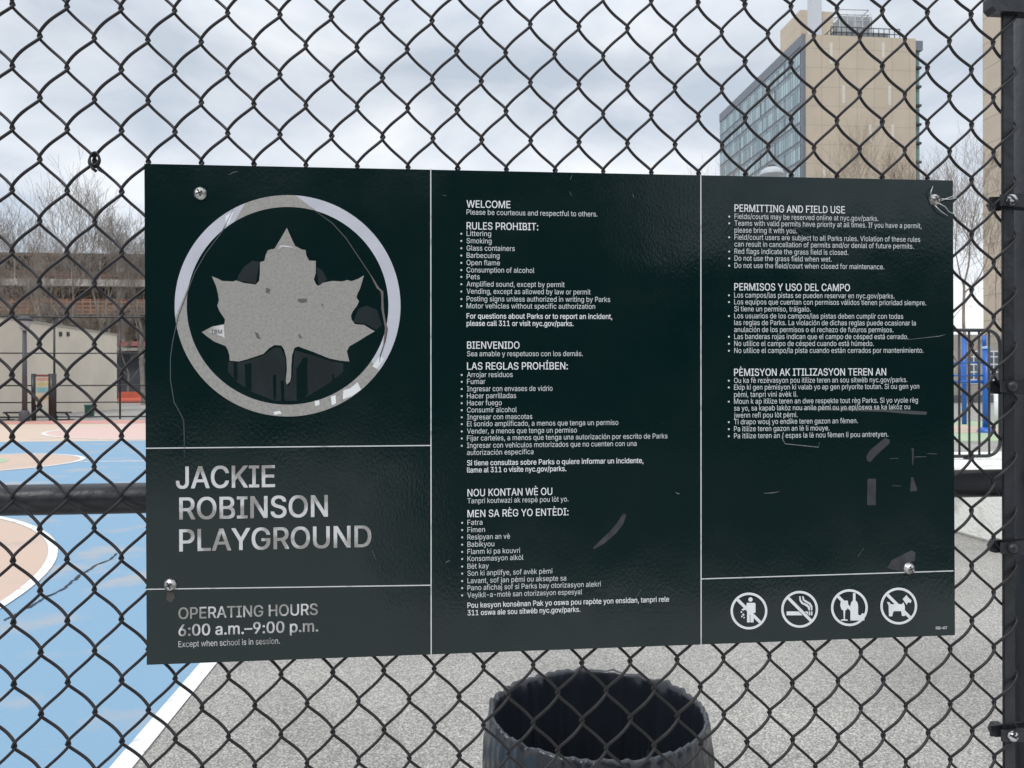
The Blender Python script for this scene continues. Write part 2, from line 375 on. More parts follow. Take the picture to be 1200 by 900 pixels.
# ------------------------------------------------------------------ bare trees
def bare_tree(name, base, height, seed, label, group, mt, lean=.0, spread=.80, dens=.46, minr=.009, fork=.24):
    rnd = random.Random(seed)
    t = thing(name, base, label, 'tree', group)
    tr, cr_ = MB(), MB()
    queue = [(Vector(base), Vector((lean, 0, 1)).normalized(), height*fork, height*.0105, 0)]; count = 0
    while queue and count < 5200*dens:
        p, d, ln, r, depth = queue.pop(0); count += 1
        n = 5 if depth < 3 else 4 if depth < 5 else 3
        pts = [p.copy()]; q = p.copy(); dd = d.copy(); rads = [r]
        r1 = max(r*.66, minr*.7)
        for i in range(1, n+1):
            dd = (dd + Vector((rnd.uniform(-1,1), rnd.uniform(-1,1), rnd.uniform(-.5,1)))*(.07+.03*depth) + Vector((0,0,.06))).normalized()
            q = q + dd*(ln/n); pts.append(q.copy()); rads.append(r+(r1-r)*i/n)
        (tr if depth < 1 else cr_).tube(pts, rads, 7 if depth == 0 else 5 if depth < 3 else 3, caps=False)
        if depth >= 8 or ln < .25: continue
        kids = 3 if depth == 0 else rnd.choice((2, 3, 3)) if depth < 3 else rnd.choice((2, 3, 3, 4))
        for k in range(kids):
            f = 1.0 if k == 0 else rnd.uniform(.35, 1.0)
            i = f*n; j = min(int(i), n-1); pp = pts[j].lerp(pts[j+1], i-j)
            ax = Vector((rnd.uniform(-1,1), rnd.uniform(-1,1), rnd.uniform(-.3,.3)))
            ax = (ax - dd*ax.dot(dd)).normalized()
            sp = spread*rnd.uniform(.55, 1.25)*(.45 if k == 0 else 1)
            nd = (dd*math.cos(sp) + ax*math.sin(sp) + Vector((0,0,.12))).normalized()
            queue.append((pp, nd, ln*rnd.uniform(.68, .88), max(minr, r1*(.9 if k == 0 else rnd.uniform(.5,.72))), depth+1))
    tr.build('trunk', mt, t); cr_.build('crown', mt, t)
    return t
M_bark = mat('grey_bark', (.23, .20, .175), .95, vary=.3, vscale=2)
M_twig = mat('tan_bark', (.26, .205, .16), .95, vary=.3, vscale=2)
TG = 'bare trees beyond the ball court'
bare_tree('bare_tree', (P(-8, 450, 56).x, P(-8,450,56).y, 0), 16, 11, 'bare tree cut by the left edge of the picture', TG, M_bark)
bare_tree('bare_tree', (P(78, 450, 54).x, P(78,450,54).y, 0), 17, 5, 'bare tree with tall straight trunk rising beside the wire tie loop', TG, M_bark, .02)
bare_tree('bare_tree', (P(126, 450, 58).x, P(126,450,58).y, 0), 18.5, 21, 'bare leaning tree close to the left edge of the green sign', TG, M_bark, .14)
bare_tree('bare_tree', (P(168, 450, 62).x, P(168,450,62).y, 0), 18.5, 33, 'bare tree half hidden behind the left edge of the green sign', TG, M_bark, -.05)
bare_tree('bare_tree', (P(34, 450, 64).x, P(34,450,64).y, 0), 17.5, 47, 'shorter tan bare tree between two taller trees at far left', TG, M_twig)
for i, (px, Z, h, sd, lb_) in enumerate([
    (14, 70, 10.5, 71, 'low bushy bare tree against the left end of the brown parking structure'),
    (62, 72, 11, 83, 'low bushy bare tree against the middle of the brown parking structure'),
    (108, 70, 10, 91, 'low bushy bare tree above the right half of the beige wall'),
    (150, 72, 11, 97, 'low bushy bare tree beside the left edge of the sign, before the parking structure')]):
    b = P(px, 450, Z); bare_tree('bare_tree', (b.x, b.y, 0), h, sd, lb_, TG, M_bark if i % 2 else M_twig, spread=.9, dens=.5, minr=.014)
TG2 = 'bare trees in front of the towers'
for i, (px, Z, h, sd, lb_) in enumerate([
    (862, 74, 27, 2, 'bare tan tree whose twigs reach the glazed side of the tower'),
    (975, 78, 29, 9, 'bare tan tree against the left part of the beige tower wall'),
    (1040, 74, 28, 17, 'bare tan tree against the right part of the beige tower wall'),
    (1132, 60, 22, 29, 'bare tree in the gap between sign and right fence post')]):
    b = P(px, 450, Z); bare_tree('bare_tree', (b.x, b.y, 0), h, sd, lb_, TG2, M_twig, dens=.4)

# ------------------------------------------------------------------ left background objects
xw = P(137, 450, 50.5); XW = xw.x; yA = P(0, 450, 39).y-16
hz = P(60, 384, 45).z
hw = thing('handball_wall', (XW, yA, 0), 'tall beige concrete handball wall with two small dark vents', 'wall')
M_hw = mat('handball_concrete', (.68, .61, .51), .9, vcol=(.58,.525,.445), vscale=.35, detail=8, thr=(.35,.6))
prof = [(XW-.35, yA, 0), (XW-.35, xw.y, 0), (XW-.35, xw.y, P(137,393,50.5).z), (XW-.35, yA, P(137,393,50.5).z)]
# a wall running away from the camera, its court side facing right
MB().prism([Vector(p) for p in prof], (.35, 0, 0)).build('wall', M_hw, hw)
MB().box((XW-.4, yA, P(137,393,50.5).z), (XW+.05, xw.y+.02, P(137,393,50.5).z+.1)).build('coping', mat('coping_concrete', (.34,.32,.28), .9), hw)
for px in (70.5, 79.3):
    v = ray(px, 391.5); k = XW/v.x; q = Vector((0,0,EYE))+v*k
    MB().box((XW+.002, q.y-.13, q.z-.12), (XW+.06, q.y+.13, q.z+.12)).build('vent', M_dark, hw)

ZF = 36.0; yF = P(70, 450, ZF).y
tf = thing('tall_court_fence', (P(64,450,ZF).x, yF, 0), 'tall thin black court fence in front of the beige wall', 'fence')
M_blk = mat('black_coated_steel', (.014, .015, .018), .35, vary=.3, vscale=20, bump=.15, bscale=90, spec=.5)
fz = lambda y: P(70, y, ZF).z
for px in (-84, -10, 64, 138, 212, 286):
    x = P(px, 450, ZF).x
    MB().tube([(x, yF, 0), (x, yF, fz(371))], .045 if px != 64 else .05, 8).build('post', M_blk, tf)
xa, xb = P(-160, 450, ZF).x, P(330, 450, ZF).x
for yy, r in ((371.5,.04), (414,.03), (451.8,.03), (471.5,.03), (488.5,.035)):
    MB().tube([(xa, yF-.06, fz(yy)), (xb, yF-.06, fz(yy))], r, 8).build('rail', M_blk, tf)

b = G(29, 494)
lamp = thing('street_lamp', b, 'dark lamp post with flared lantern in front of the beige wall', 'lamp')
zt = EYE+(450-384)/900*32.7
MB().tube([b, (b.x, b.y, zt)], [.11, .085], 10).build('pole', mat('dark_grey_pole', (.06,.06,.07), .5), lamp)
MB().lathe((b.x, b.y, 0), [(.22,0),(.22,.35),(.13,.5)], 12).build('base', mat('dark_grey_base', (.07,.07,.08), .6), lamp)
MB().lathe((b.x, b.y, zt), [(.09,0),(.17,.05),(.27,.42)], 12).build('lantern', mat('lantern_glass', (.40,.42,.45), .3), lamp)
MB().lathe((b.x, b.y, zt), [(.27,.42),(.36,.45),(.30,.55),(.05,.66),(0,.67)], 12).build('lamp_cap', M_dark, lamp)

ZN = 34.5
def nz(y): return P(50, y, ZN).z
b = P(50, 450, ZN)
nb = thing('notice_board', (b.x, b.y, 0), 'striped colour notice panel hung between two black posts', 'sign')
for px, r in ((40, .1), (61, .16)):
    x = P(px, 450, ZN).x; MB().tube([(x, b.y, 0), (x, b.y, nz(438))], r, 10).build('post', M_blk, nb)
x0, x1 = P(40, 450, ZN).x, P(61, 450, ZN).x
MB().tube([(x0, b.y, nz(440)), (x1, b.y, nz(440))], .05, 8).build('top_rail', mat('reddish_rail', (.22,.07,.07), .5), nb)
xa, xb = P(42.5, 450, ZN).x, P(57.5, 450, ZN).x
MB().box((xa, b.y-.03, nz(474)), (xb, b.y+.03, nz(441.5))).build('panel', mat('cream_panel', (.60,.55,.46), .6), nb)
for (ya, yb, col) in [(442.5,446,(.55,.33,.26)),(448,452,(.55,.50,.25)),(454,460,(.22,.46,.48)),(464.5,468,(.60,.42,.22))]:
    MB().box((xa+.03, b.y-.036, nz(yb)), (xb-.03, b.y-.031, nz(ya))).build('colour_band', mat('colour_band', col, .6), nb)

def bench(px0, px1, label):
    Z = 35; a = P(px0, 450, Z); c = P(px1, 450, Z); zt = P(px0, 482.6, Z).z
    t = thing('bench', ((a.x+c.x)/2, a.y, 0), label, 'bench', 'benches beside the notice board')
    MB().box((a.x, a.y-.2, zt-.07), (c.x, a.y+.2, zt)).build('seat', M_dark, t)
    for f in (.12, .88):
        x = a.x+(c.x-a.x)*f
        MB().tube([(x-.1, a.y, zt-.06), (x+.08, a.y, zt-.25), (x, a.y, .05)], .045, 6).build('leg', M_dark, t)
        MB().box((x-.2, a.y-.2, 0), (x+.2, a.y+.2, .05)).build('foot', M_dark, t)
bench(6, 30, 'long low dark bench left of the striped notice panel')
bench(63, 81, 'short low dark bench right of the striped notice panel')

b = G(105, 489.2)
gb = thing('green_bin', b, 'small dark green bin standing against the tall court fence', 'bin')
mg = mat('dark_green_plastic', (.022,.105,.075), .5, vary=.15)
h = .62
MB().lathe(b, [(0,.01),(.20,.01),(.23,h-.06)], 20).build('body', mg, gb)
MB().lathe((b.x,b.y,b.z), [(.232,h-.06),(.25,h-.05),(.25,h),(.2,h+.02),(.19,h-.03),(0,h-.03)], 20).build('rim', mg, gb)

ZB = 68; a = P(139, 450, ZB); c = P(260, 450, ZB)
rb = thing('road_barrier', (a.x, a.y, 0), 'orange red plastic road barrier in front of the dark garage front', 'barrier')
mo = mat('orange_plastic', (.50,.09,.045), .5, vary=.15, vscale=.6)
n = 4; wd = (c.x-a.x)/n
for k in range(n):
    x = a.x+k*wd
    MB().prism([Vector((x+.04, a.y-.35, .0)), Vector((x+.04, a.y+.35, 0)), Vector((x+.04, a.y+.3, .3)), Vector((x+.04, a.y+.12, .45)), Vector((x+.04, a.y+.1, 1.0)), Vector((x+.04, a.y-.1, 1.0)), Vector((x+.04, a.y-.12, .45)), Vector((x+.04, a.y-.3, .3))], (wd-.08, 0, 0)).build('barrier_section', mo, rb)

# ------------------------------------------------------------------ right background objects
# low white concrete wall, running away from the fence
xw = 5.44
zt = EYE - .905
lw = thing('low_wall', (xw, 6.0, 0), 'low thick white painted concrete wall behind the right fence post', 'wall')
M_ww = mat('white_painted_concrete', (.86, .85, .79), .85, vcol=(.46,.44,.39), vscale=3.2, detail=12, thr=(.28,.46), bump=.4, bscale=30)
MB().box((xw, 4.2, 0), (xw+2.2, 9.5, zt)).build('wall', M_ww, lw, bevel=.03)
# round cornered railing panel standing on it
YR = 8.55
rl = thing('railing_panel', (PY(1150, 535, YR).x, YR, zt), 'black tubular railing panel with rounded corners standing on the low white wall', 'railing')
x1 = PY(1172, 450, YR).x; x0 = x1-2.2
za, zb = PY(1140, 534.5, YR).z, PY(1140, 387, YR).z; rc = .17
za = max(za, zt+.03)
loop = []
for cx, cz, a0 in ((x1-rc, zb-rc, 90), (x1-rc, za+rc, 0), (x0+rc, za+rc, 270), (x0+rc, zb-rc, 180)):
    for k in range(7):
        q = R_(a0-15*k); loop.append((cx+rc*math.cos(q), YR, cz+rc*math.sin(q)))
loop.append(loop[0])
MB().tube(loop, .021, 8, caps=False).build('frame', M_blk, rl)
for k in range(16):
    x = x1-.125*(k+1)-.015
    MB().tube([(x, YR, za), (x, YR, zb)], .013, 8).build('bar', M_blk, rl)
for x in (x1-.4, x0+.4):
    MB().box((x-.04, YR-.04, zt), (x+.04, YR+.04, za)).build('foot', M_blk, rl)

# blue climbing frame
M_bl = mat('blue_powder_coat', (.015, .115, .45), .35, vary=.1)
b = G(1156, 507)
cf = thing('climbing_frame', b, 'blue tube playground climbing frame seen through the right fence gap', 'play equipment')
Zc = (b-Vector((0,0,EYE))).dot(FW)
pz = lambda y: P(1155, y, Zc).z
MB().tube([b, (b.x, b.y, pz(407))], .115, 14).build('post', M_bl, cf)
MB().tube([(b.x-.07, b.y+.0, pz(407)), (b.x-.07, b.y, pz(393))], .06, 10).build('post_top', M_bl, cf)
MB().lathe(b, [(.27,0),(.27,.06),(.2,.14),(.12,.18)], 16).build('foot', M_bl, cf)
MB().lathe((b.x,b.y,pz(407)), [(.13,-.05),(.13,.03),(.05,.04)], 14).build('collar', mat('pale_blue_collar', (.3,.45,.7), .4), cf)
b2 = P(1130, 450, Zc+5)
MB().tube([(b2.x, b2.y, 0), (b2.x, b2.y, P(1130, 394, Zc+5).z)], .085, 12).build('post', M_bl, cf)
b3 = P(1096, 450, Zc)
MB().tube([(b3.x, b3.y, 0), (b3.x, b3.y, pz(400))], .1, 12).build('post', M_bl, cf)
for y, r in ((447.5,.05), (440,.03), (425,.03)):
    MB().tube([(b3.x, b3.y, pz(y)), (b.x, b.y, pz(y))], r, 8).build('rail', M_bl, cf)
MB().tube([(b2.x, b2.y, pz(447)), (b.x, b.y, pz(447))], .05, 8).build('rail', M_bl, cf)
for k in range(5):
    f = (k+1)/6; x = b3.x+(b.x-b3.x)*f; y = b3.y+(b.y-b3.y)*f
    MB().tube([(x, y, pz(447.5)), (x, y, pz(425))], .022, 6).build('bar', M_bl, cf)
b = P(1167.5, 450, 30)
wp = thing('white_post', (b.x, b.y, 0), 'plain white post right of the blue climbing frame', 'post')
MB().tube([(b.x,b.y,0),(b.x,b.y,P(1167,459,30).z)], .085, 12).build('post', M_white, wp)
MB().lathe((b.x,b.y,P(1167,459,30).z), [(.085,0),(.095,.01),(.06,.06),(0,.08)], 12).build('cap', M_white, wp)
b = P(905, 450, 16); zt2 = P(905, 193.5, 16).z
dl = thing('park_lamp', (b.x, b.y, 0), 'grey domed park lamp just showing over the top of the sign', 'lamp')
MB().tube([(b.x,b.y,0),(b.x,b.y,zt2-.28)], [.09,.06], 10).build('pole', mat('grey_pole', (.3,.31,.32), .5), dl)
MB().lathe((b.x,b.y,zt2-.3), [(.06,0),(.26,.08),(.26,.10),(.2,.2),(.1,.25),(0,.26)], 20).build('lamp_shade', mat('grey_dome', (.42,.44,.46), .4), dl)
MB().lathe((b.x,b.y,zt2-.04), [(.075,-.02),(.075,.03),(.03,.05),(0,.05)], 10).build('photocell', M_dark, dl)

# houses added unseen behind the camera to shape the sign's reflections
rh = thing('unseen_row_house', (-9, -19, 0), 'unseen brown brick row house added to darken the sign reflection', 'house')
MB().box((-16, -29, 0), (6.2, -19, 8.2)).build('wall', grid_mat('brown_brick', (.045,.03,.024), (.06,.05,.045), .22, .075, .01, 'XZ', .9, .2), rh)
MB().box((-16.2, -29.2, 8.2), (6.4, -18.8, 8.6)).build('cornice', mat('dark_cornice', (.05,.045,.04), .7), rh)
for k in range(8):
    for z in (.9, 3.4, 5.9): MB().box((-15+k*2.75, -18.99, z), (-13.8+k*2.75, -18.9, z+1.7)).build('window', M_dark, rh)
rh2 = thing('unseen_corner_house', (12, -16, 0), 'unseen low dark brick house added so the sign mirrors sky above it', 'house')
MB().box((6.9, -26, 0), (21, -16, 4.9)).build('wall', grid_mat('dark_brick', (.04,.028,.025), (.06,.05,.045), .22, .075, .01, 'XZ', .9, .2), rh2)
MB().box((6.7, -26.2, 4.9), (21.2, -15.8, 5.2)).build('cornice', mat('dark_cornice_trim', (.05,.045,.04), .7), rh2)
for k in range(4):
    MB().box((8+k*2.9, -15.99, 1.1), (9.3+k*2.9, -15.9, 3.2)).build('window', M_dark, rh2)

# ------------------------------------------------------------------ trash can
TC = Vector((P(700, 845, 2.07).x, P(700, 845, 2.07).y, 0)); HR = EYE-.882; RR = .283
tcn = thing('trash_can', TC, 'round street trash can lined with a wrinkled black plastic bag', 'trash can')
rnd = random.Random(4)
ph = [(rnd.randint(5, 60), rnd.uniform(0, 6.28), rnd.uniform(.3, 1)) for _ in range(26)]
def wr(q, lo, hi): return sum(a*math.sin(kk*q+p0) for kk, p0, a in ph if lo <= kk <= hi)
from mathutils import noise as _noise
def crumple(q, z, f, fz, amp):
    c0 = Vector((math.cos(q)*f, math.sin(q)*f, z*fz))
    a = abs(_noise.noise(c0)); b_ = abs(_noise.noise(c0*2.3+Vector((5, 1, 2))))
    return amp*(.55-a*1.9) + amp*.5*(.5-b_*1.9)
inner = [(.20,-.55),(.248,-.50)]
for k in range(1, 15): inner.append((.252+.022*k/14, -.48+.475*k/14))
rim = [(.2765,.002),(.281,.007),(.287,.006),(.2905,-.002)]
outer = [(.2925+.008*math.sin(k/24*3.0), -.006-.35*k/24) for k in range(1, 25)]
prof = inner+rim+outer
NI, NR = len(inner), len(inner)+len(rim)
def liner(q, j, r, z):
    low = wr(q, 5, 20); hi = wr(q, 21, 60)
    if j < NI:
        d = 1-j/(NI-1)
        return min(.2765 if j > NI-4 else .272, r - .008*min(1, d*3) - .0022*low*(.3+d) + crumple(q, z, 7, 1.2, .012)*(.25+.75*min(1, d*2.5))), z + (.0012*hi if j > NI-3 else 0)
    if j < NR:
        return r + .0005*low + .0009*hi, z + .0013*hi + .0012*low
    d = min(1, (j-NR+1)/4)
    return max(.2845, r + d*(.003*math.sin(q-.6) + crumple(q+.25*z, z, 6.5, 7.0, .0085) + .0006*hi)), z + (.006*math.sin(4*q+1)+.003*hi if j == len(prof)-1 else 0)
M_bag = mat('black_bin_bag', (.014,.017,.023), .26, bump=.32, bscale=15, spec=.65)
_t = M_bag.node_tree; _n = [q for q in _t.nodes if q.type == 'TEX_NOISE'][0]; _c = [q for q in _t.nodes if q.type == 'TEX_COORD'][0]
_m = _t.nodes.new('ShaderNodeMapping'); _m.inputs['Scale'].default_value = (1, 1, .28); _n.inputs['Distortion'].default_value = .6; _n.noise_type = 'RIDGED_MULTIFRACTAL'; _n.inputs['Scale'].default_value = 11; _n.inputs['Detail'].default_value = 2
_b = [q for q in _t.nodes if q.type == 'BUMP'][0]; _b.inputs['Distance'].default_value = .010; _b.inputs['Strength'].default_value = .22
_t.links.new(_c.outputs['Object'], _m.inputs[0]); _t.links.new(_m.outputs[0], _n.inputs['Vector'])
mb = MB().lathe((TC.x, TC.y, HR), [(r*1.01, z) for r, z in prof], 300, liner)
mb.lathe((TC.x, TC.y, HR), [(0,-.555),(.1,-.553),(.2,-.55)], 40)
mb.build('liner_bag', M_bag, tcn)
M_can = mat('dark_green_can', (.02,.035,.03), .5)
MB().lathe((TC.x, TC.y, 0), [(0,.02),(.235,.02),(.25,.06),(.279,HR-.02)], 40).build('can_body', M_can, tcn)
MB().lathe((TC.x, TC.y, 0), [(.255,0),(.262,.0),(.262,.05),(.252,.05)], 40).build('foot_ring', M_can, tcn)

# ------------------------------------------------------------------ chain link fence
YM = .983; CS = .03168; X0 = -.5175; PZ = .0750; Z0 = EYE+.388
TAU = .0024
M_mesh = mat('black_vinyl_wire', (.013, .0105, .0125), .48, vary=.25, vscale=40, spec=.4)
post_x = PY(1190, 450, YM).x
fe = thing('chain_link_fence', (0, YM, 0), 'black vinyl coated chain link fence with round rail carrying the green sign', 'fence')
WR = .00192
zlo, zhi = .06, 3.1
def wire_pts(i, last=False):
    # wire i runs between column i and i+1; knots at even columns at Z0 + n PZ, odd ones half a step off
    xl = X0+i*CS; A = CS/2+WR*.95
    per = 18
    n0 = math.floor((zlo-Z0)/PZ); n1 = math.ceil((zhi-Z0)/PZ)
    t = np.arange(0, (n1-n0)*per+1)/per
    zb = Z0+n0*PZ + (PZ/2 if i % 2 else 0)
    ph_ = t % 1.0
    # left bend at phase 0, right bend at phase .5 ; rounded triangle
    s_ = -np.cos(2*np.pi*t)
    K = .985
    x = np.arcsin(K*s_)/math.asin(K)
    dep = np.sin(2*np.pi*t)   # + : right going strand, in front
    zz = zb+t*PZ
    zz = zz + .0006*np.sin(4*np.pi*t)
    xx = xl+CS/2+A*x
    rr = np.random.RandomState(1000+i)
    ox = rr.uniform(-.0004,.0004); oy = rr.uniform(-.0005,.0005)
    sway = .0012*np.sin(zz*3.1+i*.21)+.0008*np.sin(zz*7+i*.5)
    yy = YM - .0058*dep + oy
    xx = xx + ox + sway*.6
    zz = zz + TAU*(xx)
    return np.stack([xx, yy, zz], 1)
def np_tube(p, r, n=7):
    t = np.gradient(p, axis=0); t /= np.linalg.norm(t, axis=1)[:, None]
    ref = np.array([0., 1, 0]); a = ref - t*(t@ref)[:, None]; a /= np.linalg.norm(a, axis=1)[:, None]
    b = np.cross(t, a)
    q = np.arange(n)*2*np.pi/n
    v = p[:, None, :] + r*(np.cos(q)[None, :, None]*a[:, None, :] + np.sin(q)[None, :, None]*b[:, None, :])
    m_ = len(p)
    i = np.arange(m_-1)[:, None]*n; k = np.arange(n)[None, :]; k2 = (k+1) % n
    f = np.stack([i+k, i+k2, i+n+k2, i+n+k], -1).reshape(-1, 4)
    return v.reshape(-1, 3), f
VV, FF, off = [], [], 0
for i in range(-52, 41):
    p = wire_pts(i)
    v, f = np_tube(p, WR); VV.append(v); FF.append(f+off); off += len(v)
VV = np.concatenate(VV); FF = np.concatenate(FF); VV[:, 1] -= YM
me = bpy.data.meshes.new('chain_link_mesh')
me.vertices.add(len(VV)); me.vertices.foreach_set('co', VV.astype(np.float32).ravel())
me.loops.add(FF.size); me.loops.foreach_set('vertex_index', FF.astype(np.int32).ravel())
me.polygons.add(len(FF)); me.polygons.foreach_set('loop_start', np.arange(0, FF.size, 4, dtype=np.int32))
me.polygons.foreach_set('use_smooth', np.ones(len(FF), dtype=bool)); me.update(calc_edges=True)
me.materials.append(M_mesh)
ob = bpy.data.objects.new('chain_link_mesh', me); sc.collection.objects.link(ob); ob.parent = fe
# rails
zr = PY(85, 586, YM+.035).z
M_rail = mat('black_coated_rail', (.016, .0175, .021), .40, vary=.35, vscale=14, bump=.10, bscale=60, spec=.5)
xl, xr = X0-52*CS, post_x+.02
MB().tube([(xl, YM+.033, zr-.0024), (post_x+.01, YM+.033, PY(1150, 566, YM+.035).z)], .0195, 20).build('rail', M_rail, fe)
MB().tube([(xl, YM+.033, 3.08), (post_x+.01, YM+.033, 3.08)], .0195, 16).build('rail', M_rail, fe)
PC = (PY(1191, 450, YM+.047).x+.041, YM+.047)
MB().tube([(PC[0], PC[1], 0), (PC[0], PC[1], 3.15)], .041, 28).build('post', M_rail, fe)
MB().lathe((PC[0], PC[1], 3.15), [(.045,-.03),(.045,.005),(.03,.025),(0,.03)], 24).build('post_cap', M_rail, fe)
MB().tube([(xl, YM+.047, 0), (xl, YM+.047, 3.15)], .041, 24).build('post', M_rail, fe)
tb0, tb1 = PY(1175.5, 450, YM).x, PY(1189, 450, YM).x
MB().box((tb0, YM-.0005, .05), (tb1, YM+.004, 3.1)).build('tension_bar', M_rail, fe, bevel=.001)
# rail end fitting under the top frame cut off by the picture edge
def band(zc, h=.0235, bolt='dark', big=False):
    mb = MB()
    xe = PY(1168, 450, YM).x
    # strap: front ear, wrap round the post, back ear
    pth = []
    rB = .0432
    th0 = R_(180+38)
    yE = PC[1]-rB*.62
    front = [(xe, YM-.0075), (PC[0]-rB*.86, YM-.0075)]
    arc = [(PC[0]+rB*math.cos(q), PC[1]+rB*math.sin(q)) for q in [R_(222+ (498-222)*k/22) for k in range(23)]]
    back = [(PC[0]-rB*.86, YM+.0085), (xe-.004, YM+.0085)]
    arc = [a for a in arc if not (a[0] < PC[0]-rB*.80)]
    pth = front+arc+back
    n = len(pth); vs = []
    for i_, (x, y) in enumerate(pth):
        a = Vector(pth[max(i_-1,0)]); b_ = Vector(pth[min(i_+1,n-1)]); t = (b_-a).normalized(); nn = Vector((t.y, -t.x))*.0014
        hh = h/2
        if i_ == 0 or i_ == n-1: hh = h/2*.62
        for sgn in (1, -1):
            for zz in (-hh, hh): vs.append((x+nn.x*sgn, y+nn.y*sgn, zc+zz))
    fs = []
    for i_ in range(n-1):
        o = i_*4; q = o+4
        fs += [(o,o+1,q+1,q),(o+2,q+2,q+3,o+3),(o+1,o+3,q+3,q+1),(o,q,q+2,o+2)]
    fs += [(0,2,3,1), ((n-1)*4,(n-1)*4+1,(n-1)*4+3,(n-1)*4+2)]
    mb.add(vs, fs)
    bd = mb.build('tension_band', M_rail, fe)
    xb = PY(1180, 450, YM).x
    hb = MB()
    pr = [(0,-.0055),(.004,-.0052),(.0068,-.003),(.0075,0)]
    vs = []; nq = 18
    for r, z in pr:
        for k_ in range(nq): q = 2*math.pi*k_/nq; vs.append((xb+r*math.cos(q), YM-.0092+z, zc+r*math.sin(q)))
    hb.add(vs, [(j*nq+k_, j*nq+(k_+1)%nq, (j+1)*nq+(k_+1)%nq, (j+1)*nq+k_) for j in range(3) for k_ in range(nq)], True)
    hb.build('bolt', M_chip if bolt == 'chip' else M_rail, bd)
    nx = xe+.001
    hexa = [Vector((xb-.005+.0105*math.cos(R_(60*k_)), YM+.0105, zc-.001+.0105*math.sin(R_(60*k_)))) for k_ in range(6)]
    MB().prism(hexa, (0, .009, 0)).build('nut', M_rail, bd)
    return bd
M_chip = mat('chipped_bolt_paint', (.55,.56,.57), .35, metal=.3, vcol=(.02,.02,.023), vscale=260, detail=2, thr=(.47,.53))
for yc, bl in ((236,'chip'), (453,'dark'), (641,'dark'), (859,'chip')):
    band(PY(1180, yc, YM).z, bolt=bl)
band(PY(1180, 859, YM).z-.26)
z1 = PY(1180, 17, YM).z
xe = PY(1157.5, 10, YM).x
vs = [(xe+.006, z1), (xe, z1+.006), (xe, z1+.02), (xe+.006, z1+.028), (PC[0]+.05, z1+.028), (PC[0]+.05, z1)]
MB().prism([Vector((x, YM-.009, z)) for x, z in vs], (0, .018, 0)).build('rail_clamp', M_rail, fe)
# wire tie ring at a knot
tp = PY(111, 189, YM-.006); mb = MB()
for s0 in range(3):
    pts = []
    for k in range(25):
        q = 2*math.pi*k/24
        pts.append((tp.x+(.0064-.0006*s0)*math.cos(q)+.0008*s0, tp.y-.001-.0018*s0+.0015*math.sin(q), tp.z+.001*s0+.0082*math.sin(q)))
    mb.tube(pts, .0014, 6)
mb.tube([tp+Vector((.002,-.003,-.006)), tp+Vector((.007,-.005,-.012)), tp+Vector((.014,-.004,-.016))], .0012, 6)
mb.tube([tp+Vector((-.002,-.003,-.007)), tp+Vector((.001,-.006,-.011)), tp+Vector((.003,-.003,-.013))], .0022, 6)
mb.build('wire_tie', M_mesh, fe)

# ------------------------------------------------------------------ the park sign
YS = .971
SC = Vector((.1628, YS, EYE-.0346)); TS = .0023
ct, st = math.cos(TS), math.sin(TS)
def S(x, y):
    p = PY(x, y, YS)-SC; return Vector((p.x*ct+p.z*st, -p.x*st+p.z*ct))
def Wd(u, v, o=0.0): return SC + Vector((u*ct-v*st, -o, u*st+v*ct))
def Sp(x, y, o=0.0): q = S(x, y); return Wd(q.x, q.y, o)
HW, HH = .5213, .3048
M_sign = bpy.data.materials.new('dark_green_sign_face'); M_sign.use_nodes = True
t = M_sign.node_tree; b = t.nodes['Principled BSDF']
b.inputs['Base Color'].default_value = (.0019, .0120, .0120, 1); b.inputs['Roughness'].default_value = .13
b.inputs['Specular IOR Level'].default_value = .5
c = t.nodes.new('ShaderNodeTexCoord')
n1 = t.nodes.new('ShaderNodeTexNoise'); n1.inputs['Scale'].default_value = 260; n1.inputs['Detail'].default_value = 2
n2 = t.nodes.new('ShaderNodeTexNoise'); n2.inputs['Scale'].default_value = 7; n2.inputs['Detail'].default_value = 2
mp2 = t.nodes.new('ShaderNodeMapping'); mp2.inputs['Scale'].default_value = (1.25, 1, .75)
t.links.new(c.outputs['Object'], mp2.inputs[0]); t.links.new(mp2.outputs[0], n1.inputs[0]); t.links.new(c.outputs['Object'], n2.inputs[0])
b1_ = t.nodes.new('ShaderNodeBump'); b1_.inputs['Strength'].default_value = 1; b1_.inputs['Distance'].default_value = .00014
b2_ = t.nodes.new('ShaderNodeBump'); b2_.inputs['Strength'].default_value = 1; b2_.inputs['Distance'].default_value = .0014
t.links.new(n1.outputs[0], b1_.inputs['Height']); t.links.new(n2.outputs[0], b2_.inputs['Height'])
t.links.new(b2_.outputs[0], b1_.inputs['Normal']); t.links.new(b1_.outputs[0], b.inputs['Normal'])
n3 = t.nodes.new('ShaderNodeTexNoise'); n3.inputs['Scale'].default_value = 9; n3.inputs['Detail'].default_value = 8; t.links.new(c.outputs['Object'], n3.inputs[0])
mr_ = t.nodes.new('ShaderNodeMapRange'); mr_.inputs[1].default_value = .35; mr_.inputs[2].default_value = .7; mr_.inputs[3].default_value = .09; mr_.inputs[4].default_value = .22
t.links.new(n3.outputs[0], mr_.inputs[0]); t.links.new(mr_.outputs[0], b.inputs['Roughness'])

